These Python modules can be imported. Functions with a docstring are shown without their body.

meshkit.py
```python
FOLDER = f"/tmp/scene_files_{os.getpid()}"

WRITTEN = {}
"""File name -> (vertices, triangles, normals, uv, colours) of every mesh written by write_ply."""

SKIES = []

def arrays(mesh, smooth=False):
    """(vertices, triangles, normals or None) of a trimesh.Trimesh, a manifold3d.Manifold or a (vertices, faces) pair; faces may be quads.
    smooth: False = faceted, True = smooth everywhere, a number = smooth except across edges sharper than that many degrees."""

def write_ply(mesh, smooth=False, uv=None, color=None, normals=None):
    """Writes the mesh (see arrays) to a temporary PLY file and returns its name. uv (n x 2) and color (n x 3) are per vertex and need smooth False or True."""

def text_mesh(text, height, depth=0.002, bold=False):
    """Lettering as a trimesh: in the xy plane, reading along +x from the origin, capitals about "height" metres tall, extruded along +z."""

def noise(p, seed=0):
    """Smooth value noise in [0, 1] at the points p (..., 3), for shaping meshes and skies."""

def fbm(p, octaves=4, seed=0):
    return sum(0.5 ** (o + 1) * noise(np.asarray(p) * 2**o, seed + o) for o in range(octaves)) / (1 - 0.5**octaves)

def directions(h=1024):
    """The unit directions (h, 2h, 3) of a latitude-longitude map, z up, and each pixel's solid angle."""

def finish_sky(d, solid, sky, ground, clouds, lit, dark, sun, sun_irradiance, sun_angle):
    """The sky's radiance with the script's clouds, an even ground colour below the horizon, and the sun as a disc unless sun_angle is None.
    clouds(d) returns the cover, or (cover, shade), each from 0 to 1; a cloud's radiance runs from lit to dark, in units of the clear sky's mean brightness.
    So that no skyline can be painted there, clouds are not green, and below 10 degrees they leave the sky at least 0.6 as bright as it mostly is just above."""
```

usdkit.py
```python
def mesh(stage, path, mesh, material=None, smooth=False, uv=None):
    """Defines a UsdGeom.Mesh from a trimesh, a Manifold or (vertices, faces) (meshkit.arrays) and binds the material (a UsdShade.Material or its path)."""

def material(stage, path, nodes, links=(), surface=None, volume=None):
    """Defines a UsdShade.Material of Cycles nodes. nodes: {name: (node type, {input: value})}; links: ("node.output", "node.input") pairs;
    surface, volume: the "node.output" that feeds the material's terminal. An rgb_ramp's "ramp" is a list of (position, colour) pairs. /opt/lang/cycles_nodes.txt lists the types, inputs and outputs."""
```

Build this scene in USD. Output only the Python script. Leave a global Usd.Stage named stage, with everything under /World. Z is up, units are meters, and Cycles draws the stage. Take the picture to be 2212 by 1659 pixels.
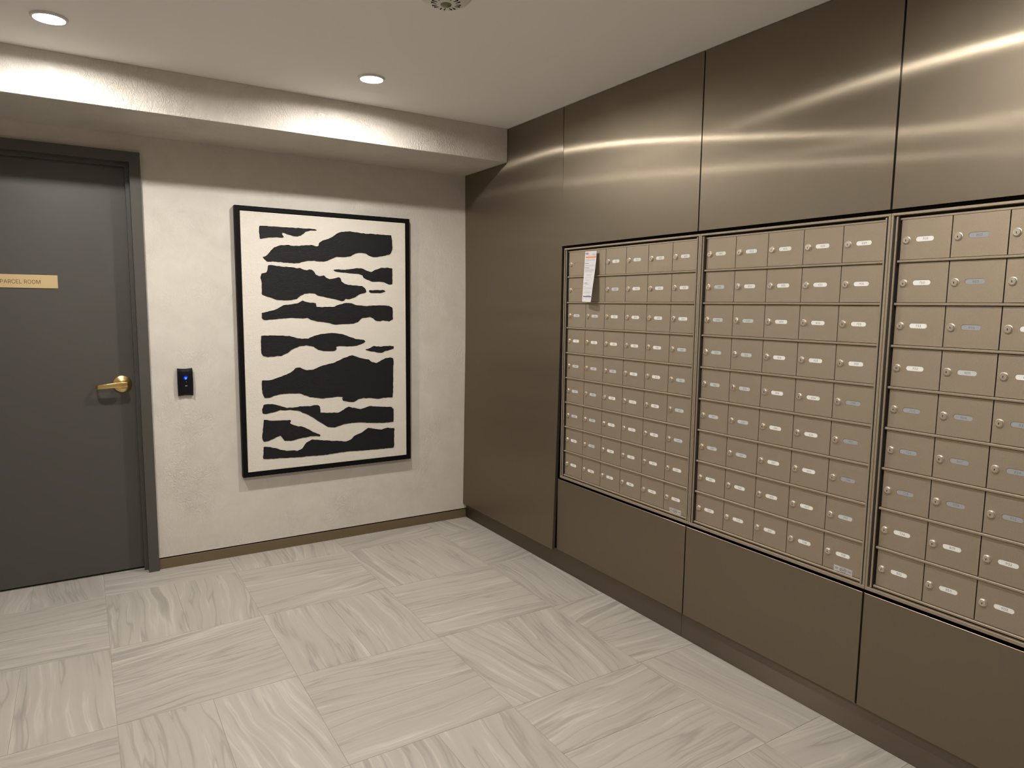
import math, random
import numpy as np, trimesh, shapely
from shapely.geometry import Polygon, box as sbox, Point
import meshkit, usdkit
from pxr import Usd, UsdGeom, Gf, Sdf, UsdShade, UsdLux

stage = Usd.Stage.CreateInMemory()
UsdGeom.SetStageUpAxis(stage, UsdGeom.Tokens.z)
UsdGeom.SetStageMetersPerUnit(stage, 1.0)
world = UsdGeom.Xform.Define(stage, '/World')
stage.SetDefaultPrim(world.GetPrim())
UsdGeom.Scope.Define(stage, '/World/Looks')
random.seed(7)

# ------------------------------------------------------------------ camera, exposure, lamps
EXPOSURE = 2.75
CAM = (-2.1621, -4.0444, 1.4445)
YAW, PITCH, ROLL, FPX = 32.1387, 6.5201, 0.6596, 1484.55
y_, t_, r_ = (math.radians(a) for a in (YAW, PITCH, ROLL))
fwd = np.array([math.sin(y_) * math.cos(t_), math.cos(y_) * math.cos(t_), -math.sin(t_)])
rt = np.array([math.cos(y_), -math.sin(y_), 0.0])
up = np.cross(rt, fwd)
rt, up = math.cos(r_) * rt + math.sin(r_) * up, -math.sin(r_) * rt + math.cos(r_) * up
cam = UsdGeom.Camera.Define(stage, '/World/camera')
cam.AddTransformOp().Set(Gf.Matrix4d(*rt, 0, *up, 0, *(-fwd), 0, *CAM, 1))
cam.CreateHorizontalApertureAttr(36.0)
cam.CreateVerticalApertureAttr(27.0)
cam.CreateFocalLengthAttr(FPX * 36.0 / 2212.0)
cam.CreateClippingRangeAttr(Gf.Vec2f(0.02, 100.0))
cam.CreateExposureAttr(EXPOSURE)
LAMP_COLOR, LAMP_STRENGTH = (1.0, 0.955, 0.895), 150.0      # the emission of each downlight's lens
H = 2.462                                                 # ceiling height
LAMPS = [(-0.985, -0.945), (-2.20, -0.93), (-0.93, -3.11), (-2.20, -3.17)]

# ------------------------------------------------------------------ helpers
used = {}
def numbered(parent, name):
    k = used.get((parent, name), -1) + 1
    used[(parent, name)] = k
    return f'{parent}/{name}' + (f'_{k:03d}' if k else '')
def path_of(p):
    return '/World' if p is None else (p if isinstance(p, str) else str(p.GetPath()))
def tag(p, label=None, cat=None, group=None, kind=None):
    for k, v in (('label', label), ('category', cat), ('group', group), ('kind', kind)):
        if v: p.SetCustomDataByKey(k, v)
    return p
def thing(name, label=None, cat=None, loc=None, kind=None, group=None):
    x = UsdGeom.Xform.Define(stage, numbered('/World', name))
    if loc is not None: x.AddTranslateOp().Set(Gf.Vec3d(*map(float, loc)))
    return tag(x.GetPrim(), label, cat, group, kind)
def obj(name, mesh, material, parent=None, label=None, smooth=False, origin=None, **kw):
    """One Mesh prim; the mesh is given in the parent's space, less the parent's origin when that is given."""
    if origin is not None:
        mesh = moved(mesh, tuple(-c for c in origin))
    m = usdkit.mesh(stage, numbered(path_of(parent), name), mesh, material, smooth)
    return tag(m.GetPrim(), label, **kw)
def moved(mesh, t):
    m = mesh.copy(); m.apply_translation(t); return m
def cat(*ms):
    return trimesh.util.concatenate([m for m in ms])
def bx(x0, x1, y0, y1, z0, z1):
    lo = np.minimum((x0, y0, z0), (x1, y1, z1)); hi = np.maximum((x0, y0, z0), (x1, y1, z1))
    return trimesh.creation.box(bounds=[lo, hi])
def bevelled(x0, x1, y0, y1, z0, z1, b=0.001):
    lo = np.minimum((x0, y0, z0), (x1, y1, z1)); hi = np.maximum((x0, y0, z0), (x1, y1, z1))
    pts = []
    for c in np.ndindex(2, 2, 2):
        p = np.where(np.array(c) == 0, lo, hi); s = np.where(np.array(c) == 0, 1, -1)
        for k in range(3):
            q = p + s * b; q[k] = p[k]; pts.append(q)
    return trimesh.convex.convex_hull(np.array(pts))
def mapped(mesh, ex, ey, ez, o):
    """x, y, z of the mesh go along ex, ey, ez from o."""
    M = np.eye(4); M[:3, 0], M[:3, 1], M[:3, 2], M[:3, 3] = ex, ey, ez, o
    m = mesh.copy(); m.apply_transform(M); return m
def on_right(mesh, y, z, x):      # drawn flat, now on the right wall, facing the room
    return mapped(mesh, (0, -1, 0), (0, 0, 1), (-1, 0, 0), (x, y, z))
def on_back(mesh, x, z, y):       # drawn flat, now on the back wall, facing the room
    return mapped(mesh, (1, 0, 0), (0, 0, 1), (0, -1, 0), (x, y, z))
def on_ceiling(mesh, x, y, z):    # +z of the drawing hangs down
    return mapped(mesh, (1, 0, 0), (0, -1, 0), (0, 0, -1), (x, y, z))
def extrude(poly, h):
    return cat(*[trimesh.creation.extrude_polygon(g, h, engine='earcut') for g in getattr(poly, 'geoms', [poly])])
def rod(length, radius):
    m = trimesh.creation.capsule(height=length, radius=radius, count=[10, 8])
    m.apply_translation(-m.bounds.mean(0)); return m
def pill(w, h, n=8):
    return shapely.LineString([(-(w - h) / 2, 0), ((w - h) / 2, 0)]).buffer(h / 2, quad_segs=n)
def lathe(profile, n=32):
    return trimesh.creation.revolve(np.array(profile, float), sections=n)
def text(s, height, depth=0.0003, bold=False, width=None, center=True):
    m = meshkit.text_mesh(s, height, depth, bold)
    b = m.bounds
    if width:
        m.apply_scale([width / (b[1][0] - b[0][0]), 1, 1]); b = m.bounds
    if center:
        m.apply_translation([-(b[0][0] + b[1][0]) / 2, -height / 2, 0])
    return m

# ------------------------------------------------------------------ materials
def mat(name, nodes, links, surface='p.BSDF'):
    return usdkit.material(stage, '/World/Looks/' + name, nodes, links, surface=surface)
def plain(name, color, rough=0.5, metal=0.0, **kw):
    return mat(name, {'p': ('principled_bsdf', dict(base_color=color, roughness=rough, metallic=metal, **kw))}, [])
def emit(name, color, strength):
    return mat(name, {'e': ('emission', dict(color=color, strength=strength))}, [], 'e.emission')

def plaster(name, c1, c2, c3, bump=0.5):
    n = {
        'g': ('geometry', {}),
        'big': ('noise_texture', dict(scale=1.9, detail=4.0, roughness=0.55, distortion=0.6)),
        'mid': ('noise_texture', dict(scale=8.0, detail=5.0, roughness=0.6, distortion=1.2)),
        'mix1': ('mix_float', dict(fac=0.5)),
        'ramp': ('rgb_ramp', dict(ramp=[(0.30, c1), (0.5, c2), (0.70, c3)])),
        # trowel marks: broken, wandering ridges where a large patch noise lets them through
        'st': ('mapping', dict(scale=(1.0, 1.0, 0.62), rotation=(0.0, 0.35, 0.0))),
        'w': ('noise_texture', dict(scale=44.0, detail=2.0, roughness=0.5, distortion=1.6)),
        'sub': ('math', dict(math_type='subtract', value2=0.5)),
        'abs': ('math', dict(math_type='absolute')),
        'rid': ('map_range', dict(range_type='smoothstep', from_min=0.0, from_max=0.14, to_min=1.0, to_max=0.0, clamp=True)),
        'pat': ('noise_texture', dict(scale=3.2, detail=3.0, roughness=0.6)),
        'patr': ('map_range', dict(range_type='smoothstep', from_min=0.40, from_max=0.76, to_min=0.10, to_max=1.0, clamp=True)),
        'mul': ('math', dict(math_type='multiply')),
        'fine': ('noise_texture', dict(scale=230.0, detail=2.0)),
        'fm': ('math', dict(math_type='multiply', value2=0.10)),
        'add': ('math', dict(math_type='add')),
        'b': ('bump', dict(strength=bump, distance=0.0025)),
        'rr': ('map_range', dict(from_min=0.3, from_max=0.7, to_min=0.36, to_max=0.6, clamp=True)),
        'p': ('principled_bsdf', dict(specular_ior_level=0.55)),
    }
    l = [('g.position', 'big.vector'), ('g.position', 'mid.vector'), ('g.position', 'st.vector'), ('st.vector', 'w.vector'), ('g.position', 'pat.vector'), ('g.position', 'fine.vector'),
         ('big.fac', 'mix1.a'), ('mid.fac', 'mix1.b'), ('mix1.result', 'ramp.fac'), ('ramp.color', 'p.base_color'),
         ('w.fac', 'sub.value1'), ('sub.value', 'abs.value1'), ('abs.value', 'rid.value'), ('pat.fac', 'patr.value'),
         ('rid.result', 'mul.value1'), ('patr.result', 'mul.value2'), ('fine.fac', 'fm.value1'), ('mul.value', 'add.value1'), ('fm.value', 'add.value2'),
         ('add.value', 'b.height'), ('b.normal', 'p.normal'), ('mid.fac', 'rr.value'), ('rr.result', 'p.roughness')]
    return mat(name, n, l)

def brushed(name, color, along, sharp, broad, share, vary=(1.0, 60.0, 2.0)):
    """Brushed bronze: two glossy lobes, each narrow along the grain and wide across it. along: the grain's direction."""
    n = {'g': ('geometry', {}), 'm': ('mapping', dict(scale=vary)),
         'n': ('noise_texture', dict(scale=1.0, detail=4.0, roughness=0.6)),
         'r': ('rgb_ramp', dict(ramp=[(0.3, tuple(0.993 * c for c in color)), (0.7, tuple(1.007 * c for c in color))])),
         't': ('combine_xyz', dict(x=along[0], y=along[1], z=along[2])),
         'a': ('glossy_bsdf', dict(distribution='ggx', roughness=sharp[0], anisotropy=sharp[1])),
         'b': ('glossy_bsdf', dict(distribution='ggx', roughness=broad[0], anisotropy=broad[1])),
         'x': ('mix_closure', dict(fac=share))}
    l = [('g.position', 'm.vector'), ('m.vector', 'n.vector'), ('n.fac', 'r.fac'), ('r.color', 'a.color'), ('r.color', 'b.color'),
         ('t.vector', 'a.tangent'), ('t.vector', 'b.tangent'), ('a.BSDF', 'x.closure1'), ('b.BSDF', 'x.closure2')]
    return mat(name, n, l, 'x.closure')

def tile_material(name):
    """Veined porcelain: layers run along the tile's own long side (x), bent and tilted by a number of the tile's own."""
    n = {
        'tc': ('texture_coordinate', {}), 'oi': ('object_info', {}),
        'sep': ('separate_xyz', {}),
        'off': ('math', dict(math_type='multiply', value2=37.0)),
        'til': ('map_range', dict(from_min=0.0, from_max=1.0, to_min=-0.22, to_max=0.22)),
        'rnd2': ('math', dict(math_type='multiply', value2=13.37)), 'fr2': ('math', dict(math_type='fraction')),
        'rnd3': ('math', dict(math_type='multiply', value2=7.77)), 'fr3': ('math', dict(math_type='fraction')),
        'tx': ('math', dict(math_type='multiply')),
        'low': ('combine_xyz', {}), 'bend': ('noise_texture', dict(scale=2.4, detail=2.0)),
        'bs': ('math', dict(math_type='subtract', value2=0.5)), 'bm': ('math', dict(math_type='multiply', value2=0.075)),
        'y1': ('math', dict(math_type='add')), 'y2': ('math', dict(math_type='add')),
        'v1': ('combine_xyz', {}), 'sx1': ('math', dict(math_type='multiply', value2=0.55)), 'sy1': ('math', dict(math_type='multiply', value2=9.0)),
        'n1': ('noise_texture', dict(scale=1.0, detail=3.0, roughness=0.6, distortion=0.06)),
        'v2': ('combine_xyz', {}), 'sx2': ('math', dict(math_type='multiply', value2=1.5)), 'sy2': ('math', dict(math_type='multiply', value2=42.0)),
        'n2': ('noise_texture', dict(scale=1.0, detail=4.0, roughness=0.62, distortion=0.2)),
        'r1': ('rgb_ramp', dict(ramp=[(0.24, TILE[0]), (0.35, TILE[1]), (0.435, TILE[3]), (0.455, TILE[0]), (0.475, TILE[1]), (0.57, TILE[3]), (0.595, TILE[2]), (0.615, TILE[1]), (0.66, TILE[0]), (0.76, TILE[3])])),
        'r2': ('rgb_ramp', dict(ramp=[(0.28, (0.86, 0.86, 0.86)), (0.42, (0.97, 0.97, 0.97)), (0.5, (1.0, 1.0, 1.0)), (0.60, (1.02, 1.02, 1.02)), (0.66, (1.17, 1.17, 1.16)), (0.72, (1.06, 1.06, 1.06))])),
        'mul': ('mix', dict(mix_type='multiply', fac=1.0)),
        'hv': ('map_range', dict(from_min=0.0, from_max=1.0, to_min=0.97, to_max=1.02)),
        'hsv': ('hsv', dict(hue=0.5, saturation=1.0, fac=1.0)),
        'b': ('bump', dict(strength=0.12, distance=0.001)),
        'p': ('principled_bsdf', dict(roughness=0.42, specular_ior_level=0.4)),
    }
    l = [('tc.object', 'sep.vector'), ('oi.random', 'off.value1'), ('oi.random', 'rnd2.value1'), ('rnd2.value', 'fr2.value1'), ('fr2.value', 'til.value'),
         ('oi.random', 'rnd3.value1'), ('rnd3.value', 'fr3.value1'), ('fr3.value', 'hv.value'),
         ('sep.x', 'tx.value1'), ('til.result', 'tx.value2'), ('sep.x', 'low.x'), ('sep.y', 'low.y'), ('off.value', 'low.z'), ('low.vector', 'bend.vector'),
         ('bend.fac', 'bs.value1'), ('bs.value', 'bm.value1'), ('sep.y', 'y1.value1'), ('tx.value', 'y1.value2'), ('y1.value', 'y2.value1'), ('bm.value', 'y2.value2'),
         ('sep.x', 'sx1.value1'), ('y2.value', 'sy1.value1'), ('sx1.value', 'v1.x'), ('sy1.value', 'v1.y'), ('off.value', 'v1.z'), ('v1.vector', 'n1.vector'),
         ('sep.x', 'sx2.value1'), ('y2.value', 'sy2.value1'), ('sx2.value', 'v2.x'), ('sy2.value', 'v2.y'), ('off.value', 'v2.z'), ('v2.vector', 'n2.vector'),
         ('n1.fac', 'r1.fac'), ('n2.fac', 'r2.fac'), ('r1.color', 'mul.color1'), ('r2.color', 'mul.color2'), ('mul.color', 'hsv.color'), ('hv.result', 'hsv.value'),
         ('hsv.color', 'p.base_color'), ('n2.fac', 'b.height'), ('b.normal', 'p.normal')]
    return mat(name, n, l)

TILE = [(0.318, 0.295, 0.260), (0.392, 0.365, 0.322), (0.475, 0.447, 0.398), (0.415, 0.388, 0.343)]
M = dict(
    wall=plaster('wall_plaster', (0.545, 0.502, 0.440), (0.60, 0.558, 0.495), (0.645, 0.605, 0.543)),
    bulkhead=plaster('bulkhead_plaster', (0.545, 0.502, 0.440), (0.60, 0.558, 0.495), (0.645, 0.605, 0.543), 1.0),
    wall_dark=plain('taupe_wall_paint', (0.36, 0.33, 0.295), 0.7),
    ceiling=plain('ceiling_paint', (0.88, 0.86, 0.825), 0.85),
    tile=tile_material('porcelain_tile'),
    grout=plain('grout', (0.34, 0.31, 0.265), 0.9),
    bronze=brushed('brushed_bronze', (0.265, 0.222, 0.165), (0, 0, 1), (0.25, 0.85), (0.49, 0.12), 0.76),
    plinth=brushed('brushed_bronze_plinth', (0.20, 0.168, 0.128), (0, 1, 0), (0.32, 0.70), (0.55, 0.3), 0.6, (1.0, 1.0, 1.0)),
    gap=plain('black_gap', (0.006, 0.006, 0.006), 0.9),
    base=plain('bronze_baseboard', (0.17, 0.125, 0.07), 0.45, 0.3),
    box=mat('mailbox_bronze', {'g': ('geometry', {}), 'n': ('noise_texture', dict(scale=420.0, detail=2.0)),
            'r': ('rgb_ramp', dict(ramp=[(0.3, (0.335, 0.275, 0.200)), (0.7, (0.40, 0.33, 0.245))])), 'b': ('bump', dict(strength=0.08, distance=0.0004)),
            'p': ('principled_bsdf', dict(metallic=0.65, roughness=0.56, specular_ior_level=0.4))},
            [('g.position', 'n.vector'), ('n.fac', 'r.fac'), ('r.color', 'p.base_color'), ('n.fac', 'b.height'), ('b.normal', 'p.normal')]),
    shaded_bronze=plain('shaded_bronze', (0.05, 0.04, 0.03), 0.6),  # mailbox recess walls: bronze darkened to paint in their shade
    rod=plain('mailbox_rail', (0.42, 0.36, 0.28), 0.36, 0.6),
    nickel=plain('lock_nickel', (0.74, 0.67, 0.57), 0.38, 1.0),
    dark=plain('dark_recess', (0.02, 0.017, 0.014), 0.7),
    plate_white=plain('number_plate_white', (0.80, 0.79, 0.75), 0.35),
    plate_reflect_pale=plain('number_plate_reflect_pale', (0.55, 0.56, 0.55), 0.25),
    plate_reflect_grey=plain('number_plate_reflect_grey', (0.33, 0.335, 0.345), 0.2),  # grey and pale plates: reflections on the gloss painted into the colour
    ink=plain('grey_ink', (0.16, 0.16, 0.16), 0.7),
    foil=mat('sticker_foil', {'g': ('geometry', {}), 'n': ('noise_texture', dict(scale=240.0, detail=3.0)),
            'r': ('rgb_ramp', dict(ramp=[(0.35, (0.40, 0.40, 0.40)), (0.65, (0.60, 0.60, 0.61))])), 'p': ('principled_bsdf', dict(roughness=0.35, metallic=0.2))},
            [('g.position', 'n.vector'), ('n.fac', 'r.fac'), ('r.color', 'p.base_color')]),
    door=mat('door_paint', {'g': ('geometry', {}), 'n': ('noise_texture', dict(scale=160.0, detail=3.0)), 'b': ('bump', dict(strength=0.10, distance=0.0006)),
            'p': ('principled_bsdf', dict(base_color=(0.066, 0.061, 0.054), roughness=0.42))}, [('g.position', 'n.vector'), ('n.fac', 'b.height'), ('b.normal', 'p.normal')]),
    brass=plain('satin_brass', (0.80, 0.58, 0.24), 0.28, 1.0),
    brass_plate=plain('brushed_brass_plate', (0.72, 0.55, 0.30), 0.42, 0.75),
    engraved=plain('engraved_letters', (0.09, 0.065, 0.03), 0.6),
    black=plain('black_plastic', (0.005, 0.005, 0.007), 0.3, specular_ior_level=0.25),
    black_frame=plain('black_frame', (0.004, 0.0038, 0.0038), 0.6, specular_ior_level=0.12),
    blue=emit('halo_blue', (0.006, 0.02, 1.0), 0.22),  # colour of the halo disc around the indicator
    cyan=emit('indicator_cyan', (0.10, 0.50, 1.0), 0.15),
    mark=plain('pale_mark', (0.55, 0.55, 0.55), 0.5),
    lamp=emit('downlight_lens', LAMP_COLOR, LAMP_STRENGTH),
    white=plain('white_plastic', (0.72, 0.70, 0.66), 0.5),
    lens=plain('detector_lens', (0.16, 0.17, 0.08), 0.15),
    paper=mat('notice_paper', {'d': ('diffuse_bsdf', dict(color=(0.80, 0.79, 0.80))), 't': ('translucent_bsdf', dict(color=(0.5, 0.49, 0.48))), 'x': ('mix_closure', dict(fac=0.2))},
            [('d.BSDF', 'x.closure1'), ('t.BSDF', 'x.closure2')], 'x.closure'),
    print_grey=plain('print_grey', (0.42, 0.42, 0.45), 0.8),
    print_dark=plain('print_dark', (0.12, 0.12, 0.14), 0.8),
    print_orange=plain('print_orange', (0.85, 0.25, 0.06), 0.8),
    print_purple=plain('print_purple', (0.07, 0.045, 0.22), 0.8),
)
def impasto(name, color, rough, strength, spec):
    return mat(name, {'g': ('geometry', {}), 'm': ('mapping', dict(scale=(0.8, 1.0, 1.2), rotation=(0.0, 0.5, 0.0))),
        'w': ('noise_texture', dict(scale=38.0, detail=3.0, roughness=0.55, distortion=1.6)), 's': ('math', dict(math_type='subtract', value2=0.5)), 'a': ('math', dict(math_type='absolute')),
        'r': ('map_range', dict(range_type='smoothstep', from_min=0.0, from_max=0.07, to_min=1.0, to_max=0.0, clamp=True)), 'b': ('bump', dict(strength=strength, distance=0.0025)),
        'p': ('principled_bsdf', dict(base_color=color, roughness=rough, specular_ior_level=spec))},
        [('g.position', 'm.vector'), ('m.vector', 'w.vector'), ('w.fac', 's.value1'), ('s.value', 'a.value1'), ('a.value', 'r.value'), ('r.result', 'b.height'), ('b.normal', 'p.normal')])
M['canvas'] = impasto('cream_impasto', (0.69, 0.64, 0.56), 0.6, 0.28, 0.4)
M['paint'] = impasto('black_impasto', (0.010, 0.010, 0.011), 0.55, 0.32, 0.25)

# ------------------------------------------------------------------ the setting
XL, YF = -3.30, -4.80                                       # the unseen left wall and the wall behind the camera
ZS, DS = 2.273, 0.5225                                      # the bulkhead's underside and depth
floor = thing('floor', 'grey veined porcelain floor tiles laid in a basket weave', None, kind='structure')
obj('grout', bx(XL, 0.06, YF, 0.16, -0.05, -0.0012), M['grout'], floor)
S, GX, GY = 0.6105, -1.5125, -0.8530
for i in range(-3, 4):
    for j in range(-2, 7):
        x0, x1, y1, y0 = GX + i * S, GX + (i + 1) * S, GY - j * S, GY - (j + 1) * S
        for k in range(2):
            if (i + j) % 2:                                  # two tiles, long side along x
                a, b, c, d = x0, x1, y0 + k * S / 2, y0 + (k + 1) * S / 2
            else:
                a, b, c, d = x0 + k * S / 2, x0 + (k + 1) * S / 2, y0, y1
            g = 0.0009
            long_x = bool((i + j) % 2)
            cx, cy, w, h = (a + b) / 2, (c + d) / 2, b - a, d - c
            lo, hi = max(a + g, XL), min(b - g, 0.0185)
            yl, yh = max(c + g, YF), min(d - g, 0.115)
            if hi - lo < 0.004 or yh - yl < 0.004: continue
            u0, u1, v0, v1 = lo - cx, hi - cx, yl - cy, yh - cy
            if not long_x: u0, u1, v0, v1 = v0, v1, -u1, -u0    # the tile's own x is its long side
            t = bevelled(u0, u1, v0, v1, -0.009, 0.0, 0.0006)
            p = obj('tile', t, M['tile'], floor)
            xf = UsdGeom.Xformable(p)
            xf.AddTranslateOp().Set(Gf.Vec3d(cx, cy, 0))
            if not long_x: xf.AddRotateZOp().Set(90.0)
obj('ceiling', bx(XL - 0.1, 0.06, YF - 0.1, 0.16, H, H + 0.1), M['ceiling'], kind='structure', label='plain off-white painted ceiling')

DX0, DX1, DZ = -2.922, -1.8637, 2.1866                        # the door frame's outer edges and top
obj('wall_back', cat(bx(DX1 - 0.03, 0.05, 0, 0.12, 0.064, H), bx(XL - 0.1, DX0 + 0.03, 0, 0.12, 0, H), bx(DX0 + 0.03, DX1 - 0.03, 0, 0.12, DZ - 0.03, H)),
    M['wall'], kind='structure', label='beige trowelled plaster wall with the painting and the door')
obj('wall_left', bx(XL - 0.1, XL, YF, 0, 0, H), M['wall_dark'], kind='structure')
obj('wall_front', bx(XL - 0.1, 0.06, YF - 0.1, YF, 0, H), M['wall_dark'], kind='structure')
obj('trim_1', bevelled(XL, 0.0, -DS, 0.0, ZS, H, 0.0015), M['bulkhead'], kind='structure', label='plaster bulkhead running along the top of the back wall')
bb = thing('baseboard_back', 'low bronze baseboard under the painting', None, kind='structure')
obj('board', bevelled(DX1 + 0.001, 0.018, 0.0, 0.010, 0.0, 0.0565, 0.0007), M['base'], bb)
obj('reveal', bx(DX1 - 0.02, 0.02, 0.010, 0.03, 0.0, 0.072), M['gap'], bb)

# the bronze wall on the right: loose panels over a black backing
wr = thing('wall_right', 'wall of brushed bronze metal panels with black joints', None, kind='structure')
obj('backing', bx(0.030, 0.060, YF, 0.05, 0, H), M['gap'], wr)
J = [-1.0738, -2.0194, -2.8134, -3.6074, -4.4014]
ZU, ZL, ZB = 1.7553, 0.5105, 0.1165
def tall_panel():
    zs = np.array([0.1, 0.45, 0.8, 1.15, 1.5, 1.75, 2.1, 2.459])
    xa = np.interp(zs, [0.1, 1.3, 2.46], [-0.006, 0.010, 0.001])
    xb = np.interp(zs, [0.1, 0.62, 1.22, 1.75, 2.46], [-0.021, -0.006, 0.006, 0.008, 0.001])
    v, f = [], []
    for z, a, b in zip(zs, xa, xb):
        zz = z if z > 0.11 else None
        v += [(a, -0.0005, z if zz else 0.0985), (b, J[0] + 0.0035, z if zz else 0.112), (b + 0.018, J[0] + 0.0035, z if zz else 0.112), (a + 0.018, -0.0005, z if zz else 0.0985)]
    n = len(zs)
    for k in range(n - 1):
        for q in range(4):
            a, b = 4 * k + q, 4 * k + (q + 1) % 4
            f += [(a, b, b + 4), (a, b + 4, a + 4)]
    f += [(0, 2, 1), (0, 3, 2), (4 * n - 4, 4 * n - 3, 4 * n - 2), (4 * n - 4, 4 * n - 2, 4 * n - 1)]
    m = trimesh.Trimesh(np.array(v), np.array(f), process=False); m.fix_normals(); return m
obj('panel', tall_panel(), M['bronze'], wr, 'full-height corner panel leaning slightly out at the foot', smooth=20)
for a, b in zip(J, J[1:] + [YF]):
    g = 0.0032
    obj('panel', bevelled(0.0, 0.018, b + g, a - g, ZU, 2.459, 0.0008), M['bronze'], wr)
    obj('panel', bevelled(0.0, 0.018, b + g, a - (0.009 if a == J[0] else g), ZB, ZL, 0.0008), M['bronze'], wr)
br = thing('baseboard_right', 'dark bronze plinth under the metal panels', None, kind='structure')
for a, b in ((0.0, -1.999), (-2.0005, YF)):
    obj('board', bevelled(0.019, 0.029, a, b, 0.0, 0.108, 0.0005), M['plinth'], br)

# ------------------------------------------------------------------ door
d1 = thing('door_1', 'dark grey metal door with brass lever in a dark grey frame', None, kind='structure')
def frame_part(o0, o1, ztop, y0, y1, w):
    return cat(bx(o0, o0 + w, y0, y1, 0, ztop), bx(o1 - w, o1, y0, y1, 0, ztop), bx(o0 + w, o1 - w, y0, y1, ztop - w, ztop))
obj('frame', cat(frame_part(DX0, DX1, DZ, -0.020, 0.118, 0.050), frame_part(DX0 + 0.05, DX1 - 0.05, DZ - 0.05, 0.030, 0.062, 0.018)), M['door'], d1)
LY = 0.066
obj('leaf', bevelled(DX0 + 0.053, DX1 - 0.053, LY, LY + 0.045, 0.010, DZ - 0.053, 0.0015), M['door'], d1)
hx, hz = -1.989, 1.0140
rose = on_back(lathe([(0, 0), (0.0445, 0), (0.0445, 0.004), (0.042, 0.008), (0.030, 0.0135), (0.0205, 0.018), (0.0195, 0.046), (0.018, 0.049), (0, 0.049)], 48), hx, hz, LY)
hd = obj('door_handle', rose, M['brass'], d1, 'round satin brass rose with lever', smooth=35)
def lever_mesh():
    path = np.array([(0.020, 0.0, 0.052), (0.0, 0.0, 0.055), (-0.03, -0.001, 0.057), (-0.07, -0.0035, 0.057), (-0.098, -0.0065, 0.055), (-0.110, -0.008, 0.049), (-0.1155, -0.009, 0.036), (-0.1165, -0.009, 0.020)])
    hh = [0.0135, 0.0150, 0.0140, 0.0120, 0.0112, 0.0110, 0.0108, 0.0104]; tt = [0.005, 0.006, 0.006, 0.0055, 0.005, 0.005, 0.0045, 0.004]
    v, f, R = [], [], 12
    for k, p in enumerate(path):
        d = path[min(k + 1, len(path) - 1)] - path[max(k - 1, 0)]; d /= np.linalg.norm(d)
        upv = np.array([0, 1.0, 0]); side = np.cross(d, upv); side /= np.linalg.norm(side); upv = np.cross(side, d)
        for q in range(R):
            a = 2 * math.pi * q / R; c, s = math.cos(a), math.sin(a)
            c = math.copysign(abs(c) ** 0.5, c); s = math.copysign(abs(s) ** 0.5, s)
            v.append(p + side * tt[k] * c + upv * hh[k] * s)
    n = len(path)
    for k in range(n - 1):
        for q in range(R):
            a, b = k * R + q, k * R + (q + 1) % R
            f += [(a, b, b + R), (a, b + R, a + R)]
    v += [path[0], path[-1]]
    for q in range(R):
        f += [(n * R, (q + 1) % R, q), (n * R + 1, (n - 1) * R + q, (n - 1) * R + (q + 1) % R)]
    m = trimesh.Trimesh(np.array(v), np.array(f), process=False); m.fix_normals(); return m
obj('lever', on_back(lever_mesh(), hx, hz, LY), M['brass'], hd, smooth=40)
obj('lock_cylinder', on_back(lathe([(0, 0.056), (0.0085, 0.056), (0.0085, 0.0635), (0.0075, 0.0645), (0.0045, 0.0645), (0.004, 0.0638), (0, 0.0638)], 24), hx + 0.002, hz, LY), M['brass'], hd, smooth=35)
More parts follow.
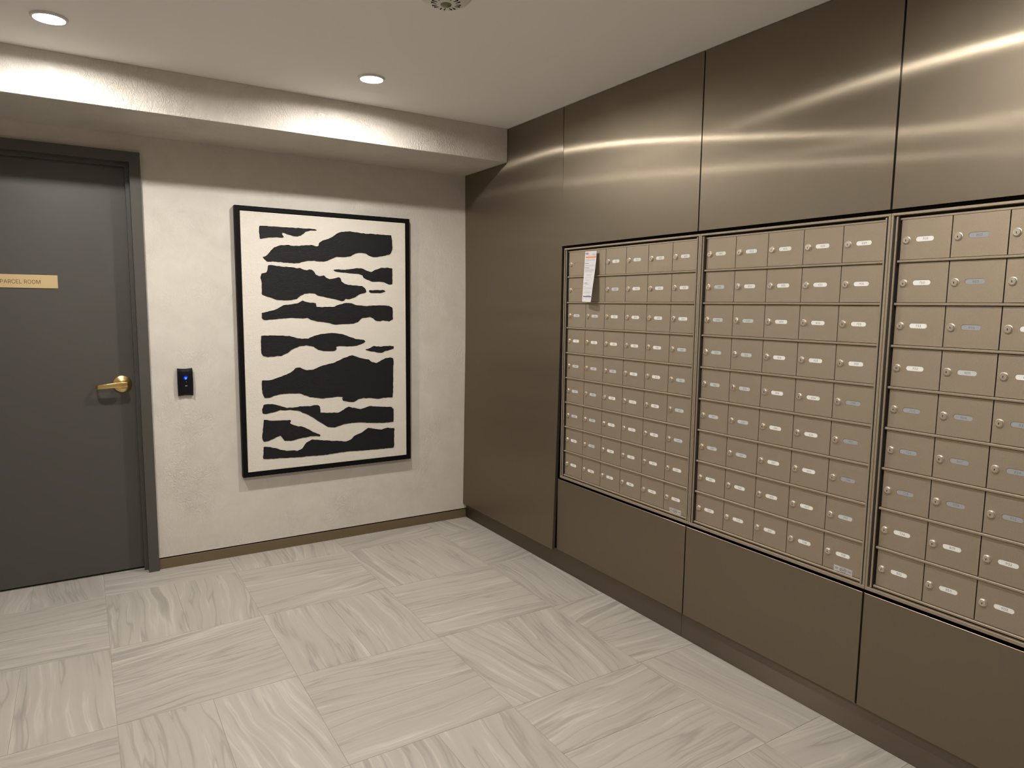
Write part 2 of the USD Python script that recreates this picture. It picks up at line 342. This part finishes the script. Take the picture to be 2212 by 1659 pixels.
obj('keyhole', on_back(cat(trimesh.creation.box((0.0013, 0.006, 0.0006)), trimesh.creation.box((0.0026, 0.002, 0.0006))), hx + 0.002, hz, LY - 0.0643), M['dark'], hd)

sg = thing('door_sign', 'brass name plate lettered PARCEL ROOM on the dark door', 'sign')
obj('plate', bevelled(-2.5460, -2.2437, LY - 0.0035, LY, 1.5020, 1.5665, 0.0006), M['brass_plate'], sg)
obj('lettering', on_back(text('PARCEL ROOM', 0.0187, 0.0004, width=0.1590), -2.3945, 1.5323, LY - 0.0033), M['engraved'], sg)

# ------------------------------------------------------------------ card reader
cr = thing('card_reader', 'small black wall card reader with a glowing blue light beside the door', 'card reader')
rx0, rx1, rz0, rz1 = -1.7365, -1.6610, 0.9425, 1.0905
rcx, rcz, rw, rh = (rx0 + rx1) / 2, (rz0 + rz1) / 2, rx1 - rx0, rz1 - rz0
def reader_body():
    # a slab whose face is hollowed from side to side, so that its ends read as shallow curves
    nx, nz = 13, 17
    us, vs = np.linspace(-1, 1, nx), np.linspace(-1, 1, nz)
    v, f = [], []
    for b in (0, 1):
        for w in vs:
            for u in us:
                wide = rw / 2 * (1 - 0.035 * w * w)
                tall = rh / 2 * (1 - 0.045 * (1 - u * u))
                edge = max(abs(u), abs(w)) > 0.99
                dep = 0.0 if b == 0 else (0.014 + 0.006 * u * u + 0.006 * (1 - w * w)) - (0.002 if edge else 0)
                v.append((u * wide, w * tall, dep))
    N = nx * nz
    for r in range(nz - 1):
        for c in range(nx - 1):
            a = r * nx + c
            f += [(N + a, N + a + 1, N + a + 1 + nx), (N + a, N + a + 1 + nx, N + a + nx), (a, a + 1 + nx, a + 1), (a, a + nx, a + 1 + nx)]
    rim = [c for c in range(nx)] + [r * nx + nx - 1 for r in range(1, nz)] + [(nz - 1) * nx + c for c in range(nx - 2, -1, -1)] + [r * nx for r in range(nz - 2, 0, -1)]
    for a, b in zip(rim, rim[1:] + rim[:1]):
        f += [(a, b, N + b), (a, N + b, N + a)]
    m = trimesh.Trimesh(np.array(v), np.array(f), process=False); m.fix_normals(); return m
obj('body', on_back(reader_body(), rcx, rcz, 0), M['black'], cr, smooth=40)
lx, lz = 0.003, 0.0215
gw = obj('glow_window', on_back(extrude(Point(0, 0).buffer(0.0120), 0.0006), rcx + lx, rcz + lz, -0.0192), M['blue'], cr, 'round blue disc standing for the halo of the indicator')  # the indicator's halo, built as an emissive disc
obj('indicator_light', on_back(extrude(Polygon([(-0.0055, 0.0065), (-0.003, 0.0045), (0.003, 0.0045), (0.0055, 0.0065), (0.0045, -0.006), (-0.0045, -0.006)]), 0.0004), rcx + lx, rcz + lz, -0.0199), M['cyan'], gw)
marks = [on_back(extrude(Point(0, 0).buffer(0.0032).difference(Point(0, 0).buffer(0.002)), 0.0004), rcx + 0.0025, rcz - 0.020, -0.0196)]
marks += [on_back(trimesh.creation.box((0.0022, 0.0030 + 0.0012 * (k % 2), 0.0004)), rcx + 0.0085 + 0.0036 * k, rcz - 0.020, -0.0198) for k in range(4)]
marks += [on_back(trimesh.creation.box((0.0024, 0.0042, 0.0004)), rcx + 0.0045, rcz + 0.0015, -0.0199)]
obj('printed_marks', cat(*marks), M['mark'], cr)

# ------------------------------------------------------------------ painting
wa = thing('wall_art', 'framed abstract painting of torn black shapes on cream impasto', 'painting')
ax0, ax1, az0, az1, ad, fw = -1.4245, -0.4068, 0.4615, 1.9662, 0.040, 0.0235
def ring(x0, x1, z0, z1, w, y0, y1):
    out = sbox(x0, z0, x1, z1); inn = sbox(x0 + w, z0 + w, x1 - w, z1 - w)
    return mapped(extrude(out.difference(inn), y1 - y0), (1, 0, 0), (0, 0, 1), (0, -1, 0), (0, y1, 0))
obj('frame', cat(ring(ax0, ax1, az0, az1, fw, -ad, -0.001), ring(ax0 + fw, ax1 - fw, az0 + fw, az1 - fw, 0.006, -0.012, -0.004)), M['black_frame'], wa)
cy = -0.0355
obj('canvas', bevelled(ax0 + fw + 0.003, ax1 - fw - 0.003, cy, -0.006, az0 + fw + 0.003, az1 - fw - 0.003, 0.0015), M['canvas'], wa)
SHAPES = [[[-1298,1863],[-1256,1866],[-1171,1865],[-1070,1867],[-994,1866],[-978,1863],[-984,1858],[-1022,1857],[-1043,1849],[-1055,1838],[-1071,1826],[-1091,1819],[-1118,1820],[-1142,1827],[-1162,1834],[-1177,1834],[-1175,1823],[-1168,1812],[-1172,1807],[-1212,1807],[-1248,1805],[-1274,1799],[-1294,1793],[-1298,1810],[-1299,1837]],[[-1286,1696],[-1272,1698],[-1257,1710],[-1240,1734],[-1220,1753],[-1187,1764],[-1143,1769],[-1113,1765],[-1079,1768],[-1013,1777],[-999,1771],[-985,1769],[-971,1772],[-968,1790],[-953,1804],[-917,1815],[-892,1827],[-867,1848],[-834,1862],[-786,1867],[-742,1864],[-689,1860],[-613,1862],[-528,1860],[-522,1837],[-520,1779],[-527,1753],[-552,1741],[-599,1730],[-634,1723],[-665,1729],[-691,1743],[-729,1746],[-751,1742],[-781,1724],[-825,1716],[-869,1716],[-891,1705],[-920,1692],[-948,1684],[-998,1687],[-1040,1684],[-1081,1673],[-1115,1668],[-1162,1671],[-1216,1673],[-1262,1672],[-1274,1683]],[[-1257,1652],[-1236,1653],[-1210,1649],[-1136,1646],[-1102,1641],[-1082,1643],[-1058,1634],[-1041,1630],[-1027,1637],[-1013,1636],[-1003,1625],[-992,1608],[-971,1601],[-946,1605],[-929,1591],[-911,1584],[-886,1590],[-860,1599],[-848,1593],[-841,1575],[-821,1559],[-776,1552],[-716,1550],[-698,1539],[-688,1518],[-694,1512],[-732,1501],[-762,1482],[-789,1471],[-818,1471],[-830,1461],[-848,1460],[-873,1468],[-931,1478],[-981,1489],[-1005,1501],[-1030,1502],[-1058,1498],[-1082,1486],[-1103,1469],[-1134,1461],[-1175,1458],[-1215,1462],[-1247,1473],[-1283,1484],[-1296,1491],[-1295,1512],[-1294,1559],[-1299,1579],[-1295,1606],[-1270,1610],[-1260,1627]],[[-889,1639],[-870,1643],[-827,1641],[-782,1648],[-745,1655],[-719,1656],[-692,1644],[-654,1635],[-631,1649],[-592,1662],[-545,1665],[-522,1661],[-520,1632],[-522,1566],[-542,1562],[-577,1577],[-609,1579],[-647,1577],[-678,1587],[-704,1597],[-712,1613],[-738,1621],[-798,1623],[-849,1629],[-878,1632]],[[-672,1528],[-652,1524],[-631,1529],[-609,1527],[-582,1530],[-566,1522],[-586,1515],[-602,1511],[-633,1511],[-660,1510],[-670,1517]],[[-1299,1388],[-1282,1391],[-1236,1402],[-1202,1418],[-1175,1432],[-1141,1435],[-1100,1444],[-1072,1457],[-1052,1452],[-1024,1446],[-994,1447],[-993,1424],[-961,1422],[-889,1425],[-859,1437],[-823,1447],[-785,1446],[-748,1435],[-680,1431],[-595,1437],[-547,1433],[-522,1423],[-520,1395],[-520,1350],[-544,1339],[-584,1344],[-603,1339],[-635,1343],[-646,1357],[-665,1365],[-704,1361],[-727,1354],[-742,1336],[-776,1325],[-832,1323],[-883,1320],[-912,1327],[-948,1335],[-991,1339],[-1019,1347],[-1047,1360],[-1082,1356],[-1143,1360],[-1204,1356],[-1238,1351],[-1287,1347],[-1298,1356],[-1299,1374]],[[-1305,1261],[-1253,1260],[-1200,1259],[-1153,1257],[-1112,1246],[-1077,1239],[-1046,1240],[-1014,1253],[-978,1264],[-928,1269],[-884,1270],[-833,1262],[-796,1245],[-759,1234],[-709,1227],[-696,1217],[-710,1207],[-752,1193],[-804,1189],[-864,1194],[-880,1190],[-877,1172],[-894,1164],[-959,1166],[-987,1175],[-1015,1193],[-1050,1201],[-1092,1197],[-1127,1185],[-1162,1162],[-1196,1145],[-1243,1141],[-1276,1141],[-1299,1147],[-1307,1162],[-1307,1224]],[[-706,1168],[-683,1171],[-644,1188],[-597,1184],[-542,1189],[-518,1184],[-516,1171],[-534,1164],[-570,1156],[-598,1145],[-629,1150],[-668,1158]],[[-1307,1008],[-1260,1008],[-1206,1024],[-1151,1045],[-1119,1070],[-1095,1074],[-1078,1063],[-1054,1055],[-1018,1059],[-960,1081],[-895,1095],[-835,1121],[-783,1136],[-753,1125],[-715,1113],[-680,1108],[-665,1094],[-630,1084],[-598,1098],[-574,1112],[-534,1115],[-518,1107],[-521,1020],[-522,928],[-525,865],[-585,866],[-617,861],[-672,869],[-718,873],[-749,866],[-776,851],[-810,854],[-843,865],[-848,876],[-842,887],[-876,890],[-921,888],[-957,885],[-1000,891],[-1036,897],[-1064,909],[-1099,922],[-1154,925],[-1209,925],[-1243,918],[-1266,909],[-1296,909],[-1307,929],[-1311,964]],[[-1304,870],[-1284,873],[-1244,868],[-1210,856],[-1177,843],[-1135,842],[-1100,847],[-1033,844],[-1015,850],[-990,846],[-983,834],[-981,801],[-944,797],[-871,794],[-841,809],[-810,825],[-773,815],[-734,805],[-703,811],[-676,820],[-617,812],[-533,803],[-520,790],[-522,709],[-586,709],[-666,713],[-736,723],[-797,724],[-842,720],[-872,712],[-895,705],[-939,713],[-975,738],[-1031,779],[-1073,804],[-1115,823],[-1156,829],[-1211,832],[-1252,822],[-1292,817],[-1312,822],[-1311,846]],[[-1305,784],[-1267,776],[-1219,773],[-1158,771],[-1152,764],[-1162,754],[-1145,742],[-1117,732],[-1075,721],[-1047,704],[-1019,684],[-985,668],[-987,660],[-1034,666],[-1069,662],[-1105,659],[-1154,649],[-1195,653],[-1205,672],[-1215,684],[-1235,680],[-1256,670],[-1283,658],[-1310,657],[-1316,679],[-1311,727]],[[-1311,628],[-1284,625],[-1251,616],[-1217,602],[-1176,591],[-1148,591],[-1121,585],[-1092,596],[-1070,627],[-1034,644],[-991,637],[-918,625],[-874,621],[-829,612],[-798,623],[-775,643],[-729,658],[-689,685],[-658,678],[-603,666],[-563,675],[-516,668],[-519,604],[-517,557],[-525,545],[-612,545],[-707,546],[-815,551],[-920,547],[-964,543],[-1065,546],[-1163,550],[-1259,554],[-1314,558]]]
def ragged(pts, seed):
    """The traced outline, rounded, with the small roughness of a loaded knife's edge."""
    p = Polygon(np.array(pts) / 1000.0).buffer(0)
    p = p.buffer(0.0025).buffer(-0.0042).buffer(0.0017)
    gs = max(getattr(p, 'geoms', [p]), key=lambda g: g.area)
    n = int(gs.exterior.length / 0.006)
    q = np.array([gs.exterior.interpolate(k / n, normalized=True).coords[0] for k in range(n)])
    w = meshkit.fbm(np.c_[q * 70, np.full(len(q), seed)], 3, seed) - 0.5
    d = np.roll(q, -1, 0) - np.roll(q, 1, 0); nn = np.c_[d[:, 1], -d[:, 0]] / np.maximum(np.linalg.norm(d, axis=1, keepdims=True), 1e-9)
    r = Polygon(q + nn * w[:, None] * 0.0055).buffer(0)
    return max(getattr(r, 'geoms', [r]), key=lambda g: g.area)
for k, pts in enumerate(SHAPES):
    m = mapped(extrude(ragged(pts, k), 0.0022), (1, 0, 0), (0, 0, 1), (0, -1, 0), (0, cy + 0.0002, 0))
    obj('paint_shape', m, M['paint'], wa)

# ------------------------------------------------------------------ mailboxes
PITCH_Y, PITCH_Z, Z0 = 0.1483, 0.1315, 0.542
DX = 0.012                                               # how far the little doors sit behind the frame's face
def make_lock():
    b = lathe([(0, 0), (0.0113, 0), (0.0113, 0.0012), (0.0100, 0.0016), (0.0100, 0.0052), (0.0090, 0.0062), (0.0058, 0.0062), (0.0056, 0.0056), (0.0050, 0.0056), (0.0048, 0.0066), (0, 0.0066)], 24)
    return b
LOCK = make_lock()
KEY = cat(moved(trimesh.creation.box((0.0016, 0.0052, 0.0005)), (0.0002, -0.0006, 0)), moved(trimesh.creation.cylinder(0.0015, 0.0005, sections=10), (0.0002, 0.0014, 0)))
PLATE = extrude(pill(0.0520, 0.0148), 0.0004)
def door_leaf(w, h, lab):
    hole = shapely.affinity.translate(pill(0.0532, 0.0160), *lab)
    front = moved(extrude(sbox(-w / 2, -h / 2, w / 2, h / 2).difference(hole), 0.0013), (0, 0, -0.0013))
    return cat(front, moved(trimesh.creation.box((w, h, 0.0080)), (0, 0, -0.0053)))
DW, DH = PITCH_Y - 0.0030, PITCH_Z - 0.0085 - 0.0022
LOCK_AT, LABEL_AT = (-PITCH_Y / 2 + 0.0190, -0.0012), (-PITCH_Y / 2 + 0.0722, -0.0004)
LEAF = door_leaf(DW, DH, LABEL_AT)
REFLECT_GREY = {'802', '803', '804', '806', '807', '713', '714', '715', '808', '816', '815', '704', '705', '706', '901'}  # plates whose reflection is put into the base colour
REFLECT_PALE = {'304', '101', '201', '103', '203', '307', '104', '204', '105', '205', '416', '417', '418', '415', '503', '504', '513', '505', '514', '515', '506', '507', '508', '516', '517', '707', '805', '301', '811', '812'}
def bank(label, y0, y1, left, numbers):
    """numbers: one list of nine per column; '' is a door without a number plate, None one whose number the photo does not show."""
    t = thing('mailbox_bank', label, 'mailboxes', (0, (y0 + y1) / 2, 0.5222), group=None)
    o = (0, (y0 + y1) / 2, 0.5222)
    cols = len(numbers); right = left - cols * PITCH_Y
    zt = 1.7430
    put = lambda n, m, k, par=t, lab=None, smooth=False: obj(n, m, k, par, lab, smooth, origin=o)
    fb = [bevelled(0.0, 0.028, y0 - 0.0006, y0 - 0.0080, 0.5334, zt - 0.0079, 0.0007), bevelled(0.0, 0.028, y1 + 0.0088, y1 + 0.0006, 0.5334, zt - 0.0079, 0.0007),
          bevelled(0.0, 0.028, y0 - 0.0006, y1 + 0.0006, zt - 0.0080, zt, 0.0007), bevelled(-0.001, 0.028, y0 - 0.0006, y1 + 0.0006, 0.5222, 0.5335, 0.0009)]
    put('frame', cat(*fb), M['box'])
    put('back', bx(0.0235, 0.029, y0 - 0.008, y1 + 0.008, 0.53, zt - 0.008), M['dark'])
    # two upright rails with rounded ends, in front of recess walls with their shade put into the colour
    def rail(ya, yb):
        c, r = (ya + yb) / 2, abs(ya - yb) / 2
        m = moved(rod(zt - 0.5222 - 0.0230 - 2 * r, r), (0.001 + r * 0.2, c, (0.5340 + zt - 0.0110) / 2))
        put('rail', m, M['rod'], smooth=40)
        put('recess_wall', bx(r * 0.9, 0.0232, ya - 0.0006, yb + 0.0006, 0.5340, zt - 0.0110), M['shaded_bronze'])
    rail(left + 0.0112, left + 0.0048)
    rail(right + 0.0030, right - 0.0034)
    for k in range(10):
        ya, yb = left + 0.0035, right - 0.0012
        if k < 9:
            z = Z0 + k * PITCH_Z
            put('shelf_bar', bevelled(0.0048, 0.0230, ya, yb, z - 0.0038, z + 0.0038, 0.0016), M['box'])
        else:
            put('shelf_bar', bevelled(0.0105, 0.0230, ya, yb, 1.7205, 1.7272, 0.0008), M['box'])
    for c, col in enumerate(numbers):
        for r, num in enumerate(col):
            y = left - (c + 0.5) * PITCH_Y; z = Z0 + (8.5 - r) * PITCH_Z
            lab = None if num is None else ('compartment door with an empty number slot' if num == '' else f'compartment door numbered {num}')
            d = put('compartment_door', on_right(LEAF, y, z, DX), M['box'], t, lab)
            lk = put('lock', on_right(LOCK, y - LOCK_AT[0], z + LOCK_AT[1], DX), M['nickel'], d, None, 35)
            a = random.uniform(-0.2, 0.2)
            kh = KEY.copy(); kh.apply_transform(trimesh.transformations.rotation_matrix(a, (0, 0, 1)))
            put('keyhole', on_right(kh, y - LOCK_AT[0], z + LOCK_AT[1] - 0.0015, DX - 0.0066), M['dark'], d)
            if num == '': continue
            pm = M['plate_reflect_grey'] if num in REFLECT_GREY else M['plate_reflect_pale'] if num in REFLECT_PALE else M['plate_white']
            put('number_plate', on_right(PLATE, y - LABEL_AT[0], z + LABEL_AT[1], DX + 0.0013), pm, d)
            if num:
                put('number', on_right(text(num, 0.0066, 0.0002), y - LABEL_AT[0] - 0.0015, z + LABEL_AT[1], DX + 0.0009), M['ink'], d)
            if num in ('501', '708'):                    # the maker's foil sticker on the last door
                sy, sz = (-1.9430, 0.5545) if num == '501' else (-2.7300, 0.5558)
                put('sticker', on_right(extrude(sbox(-0.034, -0.0104, 0.034, 0.0104), 0.0003), sy, sz, DX), M['foil'], d)
                hexa = Polygon([(0.013 * math.cos(q), 0.0088 * math.sin(q)) for q in np.arange(6) * math.pi / 3])
                parts = [on_right(extrude(hexa.difference(hexa.buffer(-0.0012)), 0.0002), sy, sz, DX - 0.0003), on_right(text('CMC', 0.0065, 0.0002, True), sy, sz, DX - 0.0003)]
                for q in range(2):
                    parts += [on_right(trimesh.creation.box((0.013 - 0.003 * q, 0.0016, 0.0002)), sy + 0.0235, sz + 0.003 - 0.0035 * q, DX - 0.0003),
                              on_right(trimesh.creation.box((0.014 - 0.002 * q, 0.0016, 0.0002)), sy - 0.0235, sz + 0.002 - 0.0035 * q, DX - 0.0003)]
                parts.append(on_right(trimesh.creation.box((0.056, 0.0012, 0.0002)), sy, sz - 0.0093, DX - 0.0003))
                put('sticker_print', cat(*parts), M['ink'], d)
    return t
R = lambda a, b: [str(k) for k in range(a, b + 1)]
bank('bronze mailbox bank of six columns nearest the corner, paper notice taped to it', -1.1010, -2.0340, -1.5732 + 3 * PITCH_Y,
     [['', ''] + R(101, 107), ['', ''] + R(201, 205) + ['301', '302'], R(303, 311), R(312, 318) + ['401', '402'], R(403, 411), R(412, 419) + ['501']])
bank('middle bronze mailbox bank of five columns numbered 502 to 708', -2.0340, -2.8158, -2.0591,
     [R(502, 510), R(511, 519), R(601, 609), R(610, 618), ['619'] + R(701, 708)])
bank('bronze mailbox bank cut off by the right edge, numbered from 709', -2.8158, -3.5976, -2.8435,
     [R(709, 716) + ['801'], R(802, 810), R(811, 816) + R(901, 903), [None] * 9, [None] * 9])

# ------------------------------------------------------------------ paper notice on the first bank
nt = thing('delivery_notice', 'long curling white paper notice with orange and purple bands, taped over mailbox doors', 'notice')
def paper_at(s, t, off=0.0):
    """s runs down the sheet, t across it; a point of the sheet, off metres in front of it."""
    s, t = np.asarray(s, float), np.asarray(t, float)
    sm = np.clip((s - 0.12) / 0.88, 0, 1)
    x = (1 - t) * (-0.0035 - 0.0185 * s) + t * (-0.0030 - 0.0290 * sm ** 1.15) - 0.003 * np.sin(np.pi * t) * s
    y = (1 - t) * (-1.2830 - 0.006 * s) + t * (-1.3706 - 0.0005 * np.sin(s * 6))
    z = 1.7165 - 0.2490 * s - 0.002 * t
    return np.stack([x - off, y, z], -1)
def paper_patch(s0, s1, t0, t1, off, ns=2, nt_=2):
    ss, tt = np.meshgrid(np.linspace(s0, s1, ns), np.linspace(t0, t1, nt_), indexing='ij')
    v = paper_at(ss, tt, off).reshape(-1, 3); f = []
    for a in range(ns - 1):
        for b in range(nt_ - 1):
            q = a * nt_ + b; f += [(q, q + nt_, q + nt_ + 1), (q, q + nt_ + 1, q + 1)]
    return trimesh.Trimesh(v, np.array(f), process=False)
def sheet():
    a, b = paper_patch(0, 1, 0, 1, 0.0, 25, 9), paper_patch(0, 1, 0, 1, -0.0002, 25, 9)
    b.faces = b.faces[:, ::-1]
    return cat(a, b)
obj('sheet', sheet(), M['paper'], nt, smooth=True)
def bars(rows, off=0.0003):
    return cat(*[paper_patch(s0, s1, t0, t1, off, max(2, int((s1 - s0) / 0.02)), 5) for s0, s1, t0, t1 in rows])
obj('orange_band', bars([(0.105, 0.131, 0.07, 0.97)]), M['print_orange'], nt)
obj('purple_band', bars([(0.885, 0.904, 0.12, 0.97)]), M['print_purple'], nt)
rows, sh = [], random.Random(3)
for s, n, a, b in ((0.155, 3, 0.08, 0.95), (0.205, 1, 0.08, 0.35), (0.275, 2, 0.08, 0.94), (0.355, 5, 0.08, 0.92), (0.462, 2, 0.28, 0.78), (0.575, 1, 0.22, 0.62), (0.640, 2, 0.14, 0.62), (0.690, 1, 0.12, 0.42), (0.722, 2, 0.14, 0.92), (0.770, 1, 0.18, 0.9), (0.800, 3, 0.16, 0.9), (0.920, 1, 0.10, 0.30), (0.920, 1, 0.45, 0.62), (0.920, 1, 0.75, 0.90), (0.945, 1, 0.10, 0.30), (0.945, 1, 0.45, 0.60), (0.968, 1, 0.12, 0.30)):
    for k in range(n):
        rows.append((s + 0.013 * k, s + 0.013 * k + 0.005, a, b - sh.uniform(0, 0.12) * (k == n - 1)))
for a, b, c, d in ((0.515, 0.518, 0.2, 0.78), (0.552, 0.555, 0.2, 0.78), (0.515, 0.555, 0.2, 0.215), (0.515, 0.555, 0.765, 0.78), (0.052, 0.058, 0.62, 0.96), (0.066, 0.072, 0.62, 0.94), (0.085, 0.090, 0.2, 0.5), (0.085, 0.090, 0.62, 0.9)):
    rows.append((a, b, c, d))
obj('printed_lines', bars(rows), M['print_grey'], nt)
obj('printed_headings', bars([(0.238, 0.246, 0.06, 0.40), (0.322, 0.330, 0.06, 0.46), (0.622, 0.631, 0.14, 0.44), (0.868, 0.875, 0.50, 0.86)]), M['print_dark'], nt)
def logo(s, t0, w):
    m = text(s, 0.0098, 0.0002, True, width=w, center=False); v = np.array(m.vertices); v[:, 0] -= v[:, 0].min()
    p = paper_at(0.062 - v[:, 1] / 0.249, t0 + v[:, 0] / 0.0876, 0.0003); p[:, 0] -= v[:, 2]
    return trimesh.Trimesh(p, m.faces, process=False)
obj('logo', logo('Fed', 0.06, 0.0145), M['print_purple'], nt)
obj('logo', logo('Ex', 0.06 + 0.0150 / 0.0876, 0.0095), M['print_orange'], nt)

# ------------------------------------------------------------------ ceiling fittings
LBL = ['round white downlight in the ceiling nearest the bronze wall, above the painting', 'round white downlight in the ceiling above the dark door, at upper left',
       'round white downlight in the ceiling beside the mailbox banks, out of the picture', 'round white downlight in the ceiling near the camera, out of the picture']
for (lx_, ly_), lb in zip(LAMPS, LBL):
    t = thing('downlight', lb, 'ceiling light', (lx_, ly_, H))
    obj('trim_ring', on_ceiling(lathe([(0.0495, 0.0), (0.060, 0.0), (0.0595, 0.005), (0.057, 0.0085), (0.0525, 0.0095), (0.0505, 0.009), (0.0495, 0.006), (0.0495, 0.0)], 40), 0, 0, 0), M['white'], t, smooth=40)
    obj('lens', on_ceiling(lathe([(0, 0.0005), (0.0492, 0.0005), (0.0492, 0.0020), (0, 0.0022)], 40), 0, 0, 0), M['lamp'], t, smooth=40)
sd = thing('smoke_detector', 'round white slotted smoke detector on the ceiling at the top edge', 'smoke detector', (-1.0880, -1.9000, H))
obj('base', on_ceiling(lathe([(0, 0), (0.092, 0), (0.092, 0.006), (0.090, 0.008), (0, 0.008)], 48), 0, 0, 0), M['white'], sd, smooth=35)
obj('cover', on_ceiling(lathe([(0, 0.008), (0.084, 0.008), (0.083, 0.016), (0.076, 0.024), (0.062, 0.030), (0.040, 0.035), (0.022, 0.037), (0, 0.037)], 48), 0, 0, 0), M['white'], sd, smooth=35)
obj('lens', on_ceiling(lathe([(0, 0.036), (0.018, 0.036), (0.018, 0.039), (0.013, 0.042), (0, 0.0435)], 32), 0, 0, 0), M['lens'], sd, smooth=40)
for q in range(8):
    for e in (-1, 1):
        m = moved(trimesh.creation.box((0.017, 0.0034, 0.004)), (0.040, e * 0.0065, 0.0340))
        m.apply_transform(trimesh.transformations.rotation_matrix(math.pi / 4 * q + 0.2, (0, 0, 1)))
        obj('vent_slot', on_ceiling(m, 0, 0, 0), M['dark'], sd)
